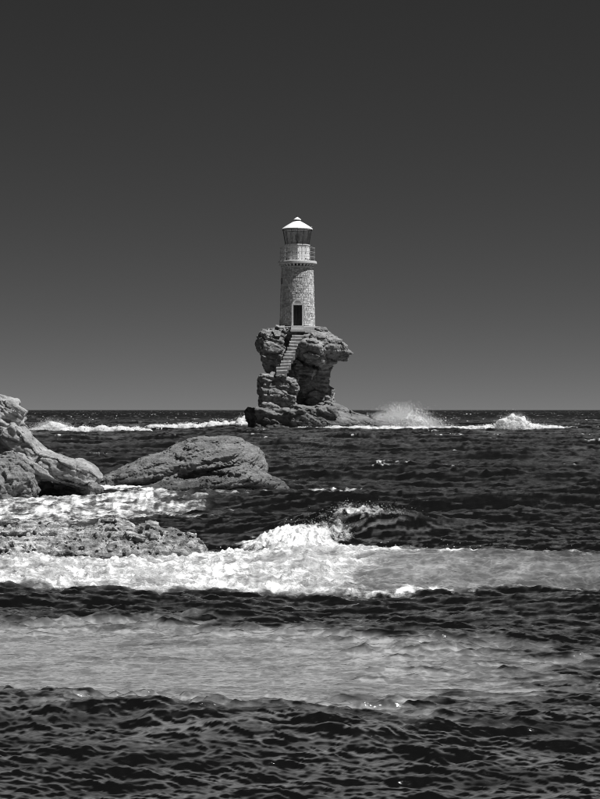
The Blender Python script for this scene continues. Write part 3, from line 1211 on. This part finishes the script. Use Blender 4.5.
mb.lathe([(R1 - .1, ZG0 - 0.34), (R1 + 0.045, ZG0 - 0.33), (R1 + 0.05, ZG0 - 0.22), (R1 - 0.1, ZG0 - 0.205)], 64)
mb.build("string_course", M_DRESSED, lh)

# railing
RR = 17.6 / PM
NP = 12
ZR = zpx(248.2)
mb = MB()
mb.box((0, 0, (ZR - ZG1) / 2), (0.02, 0.02, (ZR - ZG1) / 2 + 0.02))
post_me = mesh_np("post", mb.v, mb.f, M_RAIL)
rl = bpy.data.objects.new("railing", None)
COL.objects.link(rl)
rl.parent = lh
rl.location = (0, 0, ZG1)
for k in range(NP):
    a = 2 * math.pi * (k + 0.5) / NP
    o = link("post", post_me, rl)
    o.location = pol(RR, a, 0)
    o.rotation_euler.z = a
for zr in (ZR, ZG1 + (ZR - ZG1) * 0.66, ZG1 + (ZR - ZG1) * 0.33):
    mb = MB()
    mb.tube([pol(RR, 2 * math.pi * k / 48, zr - ZG1) for k in range(48)], 0.021, 6, True)
    mb.build("rail", M_RAIL, rl, True)

# lantern drum: eight white panels with bolts
RD = 12.3 / PM
Z2 = zpx(245.4)
A8 = R(1.5)
drum = MB()
drum.lathe([(RD - 0.03, ZG1), (RD - 0.03, Z2)], 8, A8)
dr = drum.build("lantern_drum", M_WHITE, lh)
import_b = MB()
import_b.lathe([(0.045, 0), (0.035, 0.03)], 6)
bolt_me = mesh_np("bolt", [(x, z_ * -1.0, y) for x, y, z_ in import_b.v], import_b.f, M_DARKMETAL)
for k in range(8):
    a0, a1 = A8 + k * math.pi / 4, A8 + (k + 1) * math.pi / 4
    p0, p1 = Vector(pol(RD, a0, 0)), Vector(pol(RD, a1, 0))
    t = (p1 - p0).normalized()
    p0, p1 = p0 + t * 0.02, p1 - t * 0.02
    am = (a0 + a1) / 2
    nrm = Vector(pol(1, am, 0))
    mb = MB()
    q0, q1 = p0 - nrm * 0.05, p1 - nrm * 0.05
    mb.hexa([(p0.x, p0.y, ZG1 + 0.03), (p1.x, p1.y, ZG1 + 0.03), (q1.x, q1.y, ZG1 + 0.03), (q0.x, q0.y, ZG1 + 0.03),
             (p0.x, p0.y, Z2 - 0.03), (p1.x, p1.y, Z2 - 0.03), (q1.x, q1.y, Z2 - 0.03), (q0.x, q0.y, Z2 - 0.03)])
    pn = mb.build("drum_panel", M_WHITE, dr)
    if math.cos(am) > -0.2:
        for f in (0.08, 0.5, 0.92):
            for zf in (0.14, 0.5, 0.86):
                o = link("bolt", bolt_me, pn)
                q = p0.lerp(p1, f)
                o.location = (q.x, q.y, ZG1 + (Z2 - ZG1) * zf)
                o.rotation_euler.z = am
mb = MB()
mb.lathe([(RD - 0.2, Z2 - 0.03), (RD + 0.05, Z2 - 0.03), (RD + 0.05, Z2 + 0.05), (RD - 0.2, Z2 + 0.05)], 8, A8)
mb.build("drum_rim", M_WHITE, dr)

# glazing leaning outwards: panes and mullions
NG = 14
GA = R(2.5)
Z3 = zpx(229.6)
RB, RT = 12.1 / PM, 14.7 / PM
glz = bpy.data.objects.new("lantern_glazing", None)
COL.objects.link(glz)
glz.parent = lh
glz.location = (0, 0, Z2 + 0.05)
zb, zt = 0.0, Z3 - Z2 - 0.05
for k in range(NG):
    a0, a1 = GA + 2 * math.pi * k / NG, GA + 2 * math.pi * (k + 1) / NG
    mb = MB()
    mb.add([pol(RB, a0, zb), pol(RB, a1, zb), pol(RT, a1, zt), pol(RT, a0, zt),
            pol(RB - .012, a0, zb), pol(RB - .012, a1, zb), pol(RT - .012, a1, zt), pol(RT - .012, a0, zt)],
           [(0, 1, 2, 3), (7, 6, 5, 4)])
    mb.build("pane", M_GLASS, glz)
    mb = MB()
    mb.tube([pol(RB + 0.004, a0, zb), pol(RT + 0.004, a0, zt)], 0.022, 6)
    mb.build("mullion", M_DARKMETAL, glz)
mb = MB()
mb.lathe([(0.08, 0.0), (0.08, 0.35), (0.16, 0.40), (0.20, 0.65), (0.16, 0.9), (0.06, 0.96)], 16)
mb.build("lens", M_BRASS, glz, True)
mb = MB()
mb.lathe([(RT + 0.02, zt - 0.07), (RT + 0.06, zt - 0.07), (RT + 0.06, zt), (RT + 0.02, zt)], NG, GA, caps=False)
mb.build("head_ring", M_DARKMETAL, glz)

# roof
ZC = zpx(221.3)
RE = 15.5 / PM
mb = MB()
prof = [(RE - 0.12, Z3 - 0.02), (RE, Z3 - 0.02), (RE + 0.01, Z3 + 0.06)]
for k in range(1, 8):
    f = k / 7
    prof.append((RE + (0.30 - RE) * f, Z3 + 0.06 + (ZC - Z3 - 0.06) * (f ** 0.86)))
mb.lathe(prof, 28, GA)
M_ROOF = plain_mat("roof_paint", 0.78, 0.5, 0.06, 4)
rf = mb.build("roof", M_ROOF, lh)
mb = MB()
mb.lathe([(0.24, ZC - 0.03), (0.24, ZC + 0.14)], 16)
mb.build("vent_neck", M_DARKMETAL, rf)
mb = MB()
mb.lathe([(0.30, ZC + 0.12), (0.34, ZC + 0.13), (0.34, ZC + 0.17), (0.20, ZC + 0.27), (0.08, ZC + 0.36), (0.05, ZC + 0.37)], 20)
mb.build("vent_cap", M_ROOF, rf)
mb = MB()
mb.tube([(0, 0, ZC + 0.36), (0, 0, ZC + 0.56)], 0.04, 8)
mb.build("finial", M_DARKMETAL, rf)
mb = MB()
mb.lathe([(0.09, Z3 + 0.06), (0.09, Z3 + 0.2), (0.03, Z3 + 0.27)], 10)
o = mb.build("vent_pipe", M_DARKMETAL, rf)
o.location = pol(RE - 0.1, R(80), 0)

# ------------------------------------------------------------------ stairs from the ledge up to the door
sc_ = bpy.data.objects.new("staircase", None)
COL.objects.link(sc_)
NS = 12
top = L_(298.0, 334.8, -2.9)
bot = L_(282.0, 370.0, -4.9)
sc_.location = bot
tag(sc_, "worn stone steps climbing the stack to the lighthouse door", "staircase")
rs = np.random.RandomState(21)
ang = math.atan2(-(bot[0] - top[0]), (top[1] - bot[1]))
for k in range(NS):
    f = k / (NS - 1)
    p = bot + (top - bot) * f - bot
    mb = MB()
    hw = 0.56 - 0.10 * rs.rand()
    dz = (top[2] - bot[2]) / (NS - 1)
    cz_ = rs.uniform(0.05, 0.11)
    prof = [(-0.20, -0.60), (-0.20, -cz_ - 0.02), (-0.17, -cz_), (-0.06, 0.0), (0.32, 0.02), (0.32, -0.60)]
    vs = []
    for x in (-1, 1):
        ex, ey, ez = rs.uniform(-.13, .13), rs.uniform(-.06, .06), rs.uniform(-.05, .05)
        vs += [(p[0] + x * hw + ex, p[1] + yq + ey, p[2] + zq + ez) for yq, zq in prof]
    m_ = len(prof)
    mb.add(vs, [tuple(range(m_)), tuple(reversed(range(m_, 2 * m_)))] + [(q, q + m_, (q + 1) % m_ + m_, (q + 1) % m_) for q in range(m_)])
    o = mb.build("step", M_STEP, sc_)

# ------------------------------------------------------------------ white water and spray
M_SPRAY, n, l, b = new_mat("white_water")
tc = n.new("ShaderNodeTexCoord").outputs["Object"]
l.new(ramp(n, l, tex_noise(n, l, tc, 3), [(0.3, 0.80), (0.7, 0.92)]), b.inputs["Base Color"])
b.inputs["Roughness"].default_value = 0.8
trl = n.new("ShaderNodeBsdfTranslucent")
trl.inputs["Color"].default_value = grey(0.92)
mxs = n.new("ShaderNodeMixShader")
mxs.inputs[0].default_value = 0.45
l.new(b.outputs[0], mxs.inputs[1])
l.new(trl.outputs[0], mxs.inputs[2])
l.new(mxs.outputs[0], n["Material Output"].inputs["Surface"])
TET = (np.array([(1, 1, 1), (1, -1, -1), (-1, 1, -1), (-1, -1, 1)], np.float32) * 0.75,
       np.array([(0, 1, 2), (0, 3, 1), (0, 2, 3), (1, 3, 2)], np.int32))


def droplets(P, Rr):
    n_ = len(P)
    V = (TET[0][None] * Rr[:, None, None] * np.random.RandomState(1).choice([-1, 1], (n_, 1, 1)) + P[:, None, :]).reshape(-1, 3)
    F = (TET[1][None] + (np.arange(n_) * 4)[:, None, None]).reshape(-1, 3)
    return V.astype(np.float32), F


def white_object(name, label, cat, core, P, Rr):
    """foam body (a closed mesh) and the droplets flying off it"""
    Vs, Fs, o = [], [], 0
    if core is not None:
        n_ = len(core.vertices)
        V = np.empty(n_ * 3, np.float32)
        core.vertices.foreach_get("co", V)
        Fq = np.empty(len(core.polygons) * 4, np.int32)
        core.polygons.foreach_get("vertices", Fq)
        Fq = Fq.reshape(-1, 4)
        Vs.append(V.reshape(-1, 3))
        Fs += [Fq[:, :3], Fq[:, [0, 2, 3]]]
        o = n_
    V, F = droplets(P, Rr)
    Vs.append(V)
    Fs.append(F + o)
    ob = link(name, mesh_np(name, np.concatenate(Vs), np.concatenate(Fs), M_SPRAY, True))
    tag(ob, label, cat, kind="stuff")
    return ob


def mist_mat(dens):
    """fine droplets hanging in the air: thins out from the middle of the burst, torn into wisps"""
    m, n, l, b = new_mat("mist")
    n.remove(b)
    tc = n.new("ShaderNodeTexCoord")
    mp = n.new("ShaderNodeMapping")
    mp.inputs["Location"].default_value = (-1, -1, -1)
    mp.inputs["Scale"].default_value = (2, 2, 2)
    l.new(tc.outputs["Generated"], mp.inputs[0])
    ln = n.new("ShaderNodeVectorMath")
    ln.operation = 'LENGTH'
    l.new(mp.outputs[0], ln.inputs[0])
    fall = math_n(n, l, 'SUBTRACT', 1.0, ln.outputs["Value"], clamp=True)
    nz = tex_noise(n, l, tc.outputs["Object"], 1.6, 5, 0.65)
    k = math_n(n, l, 'MULTIPLY_ADD', math_n(n, l, 'SUBTRACT', nz, 0.5), 2.4, fall)
    k = math_n(n, l, 'MULTIPLY', math_n(n, l, 'MULTIPLY', k, fall, clamp=True), dens)
    pv = n.new("ShaderNodeVolumePrincipled")
    pv.inputs["Color"].default_value = grey(0.95)
    pv.inputs["Anisotropy"].default_value = 0.2
    l.new(k, pv.inputs["Density"])
    l.new(pv.outputs[0], n["Material Output"].inputs["Volume"])
    return m


def plume(label, base, w_, h_, depth, ndrop, rdrop, seed, lean=0.0, solid=0.5, prof=(0.25, 0.6, 1.0, 0.85, 0.6, 0.3), rough=0.2, mist=0.0):
    rs = np.random.RandomState(seed)
    prims = []
    for x, hh in zip((-0.62, -0.36, -0.1, 0.14, 0.38, 0.62), prof):
        hh *= rs.uniform(0.85, 1.1)
        prims.append(('e', base + np.array([x * w_ * 0.62, 0, 0.0]), (w_ * 0.17, depth * 0.6, h_ * solid * hh), (0, 0, 0)))
    core = sdf_mesh("core", prims, 0.085, None, k=0.10, lump=(rough * h_, 1.3 / w_ * 3), fine=(0.10, 2.4), zmin=base[2] - 0.3, seed=seed * 3.3)
    nj = 40
    jx = rs.normal(size=nj) * 0.27
    jh = h_ * np.exp(-(jx / 0.42) ** 2) * rs.uniform(0.4, 1.08, nj)
    ji = rs.randint(0, nj, ndrop)
    u = rs.beta(1.1, 1.5, ndrop)
    P = np.stack([(jx[ji] * (1 + 0.4 * u) + rs.normal(size=ndrop) * (0.03 + 0.10 * u)) * w_ + lean * u * h_, rs.normal(size=ndrop) * depth * 0.6, u * jh[ji] + rs.normal(size=ndrop) * 0.03 * h_], 1)
    P[:, 2] = np.maximum(P[:, 2], -0.05)
    ob = white_object("sea_spray", label, "spray", core, P + base, rdrop * rs.lognormal(-0.3, 0.5, ndrop) * (1.2 - 0.5 * u))
    if mist:
        V, F = ICO3
        me = mesh_np("mist", V * np.array([w_ * 0.62, depth * 0.9, h_ * 1.05]), F, mist_mat(mist), True)
        mo = link("mist", me, ob)
        mo.location = base
        mo["kind"] = "stuff"
    return ob


plume("tall burst of spray beside the lighthouse rock", at(402, 429.5, 183), 5.6, 2.6, 1.2, 46000, 0.022, 1, lean=0.1, solid=0.6, rough=0.30, mist=2.5, prof=(0.3, 0.7, 1.0, 0.95, 0.75, 0.35))
plume("rounded white mound of breaking water on the right near the horizon", at(515, 430, 181), 3.3, 1.72, 1.0, 12000, 0.020, 2, solid=0.80, prof=(0.7, 1.0, 1.05, 1.0, 0.85, 0.45), rough=0.20, mist=5.0)
plume("white burst of spray near the horizon beside the pale crag", at(54, 432, 166), 3.2, 1.35, 1.0, 9000, 0.018, 3, solid=0.7, rough=0.1, mist=3.0)


def breaker(label, x0, x1, y, D0, hfun, seed, th=0.5):
    rs = np.random.RandomState(seed)
    a, b2 = at(x0, y, D0), at(x1, y, D0)
    n_ = int((b2[0] - a[0]) / 0.45)
    prims = []
    for k in range(n_):
        f = (k + 0.5 + rs.uniform(-.3, .3)) / n_
        hh = max(0.05, hfun(f))
        prims.append(('e', np.array([a[0] + (b2[0] - a[0]) * f, D0 + rs.normal() * th * 0.4, 0.0]), (0.5, th, hh * rs.uniform(0.7, 1.15) + 0.18), (0, 0, 0)))
    core = sdf_mesh("core", prims, 0.09, None, k=0.06, lump=(0.14, 1.6), fine=(0.07, 2.6), zmin=-0.2, seed=seed * 1.7)
    nd = n_ * 60
    f = rs.rand(nd)
    hh = np.array([hfun(t) for t in f])
    P = np.stack([a[0] + (b2[0] - a[0]) * f, D0 + rs.normal(size=nd) * th, 0.15 + hh * rs.uniform(0.2, 1.4, nd)], 1)
    return white_object("breaking_wave", label, "breaker", core, P, 0.022 * rs.lognormal(-0.3, 0.5, nd))


breaker("long white breaker running up to the left of the lighthouse rock", 150, 256, 429, 188, lambda f: 0.25 + 0.75 * f ** 2 + 0.18 * math.sin(f * 23) * f, 11, 0.6)
breaker("thin white breaker line between the pale crag and the long skerry", 62, 150, 432, 164, lambda f: 0.12 + 0.16 * math.sin(f * 3.1) + 0.08 * math.sin(f * 31), 12, 0.5)
breaker("thin white surf line in front of the lighthouse rock", 296, 470, 430, 175.5, lambda f: 0.10 + 0.14 * f * (1 - f) * 3 + 0.05 * math.sin(f * 37), 13, 0.5)
breaker("thin white breaker line right of the white mound", 466, 562, 429.5, 182, lambda f: 0.12 + 0.25 * max(0, math.sin(f * 3.1)), 14, 0.5)

# droplets torn off the near breakers, leaving the water where it is whitest
V_, w_ = SEA_PTS
rs = np.random.RandomState(31)
idx = rs.choice(len(V_), 2600, p=w_ / w_.sum())
P = V_[idx] + np.stack([rs.normal(size=2600) * 0.03, rs.normal(size=2600) * 0.05, rs.exponential(0.03, 2600)], 1)
white_object("sea_spray", "fine spray torn off the surf beside the low ledge", "spray", None, P, 0.0030 * rs.lognormal(-0.2, 0.5, 2600))
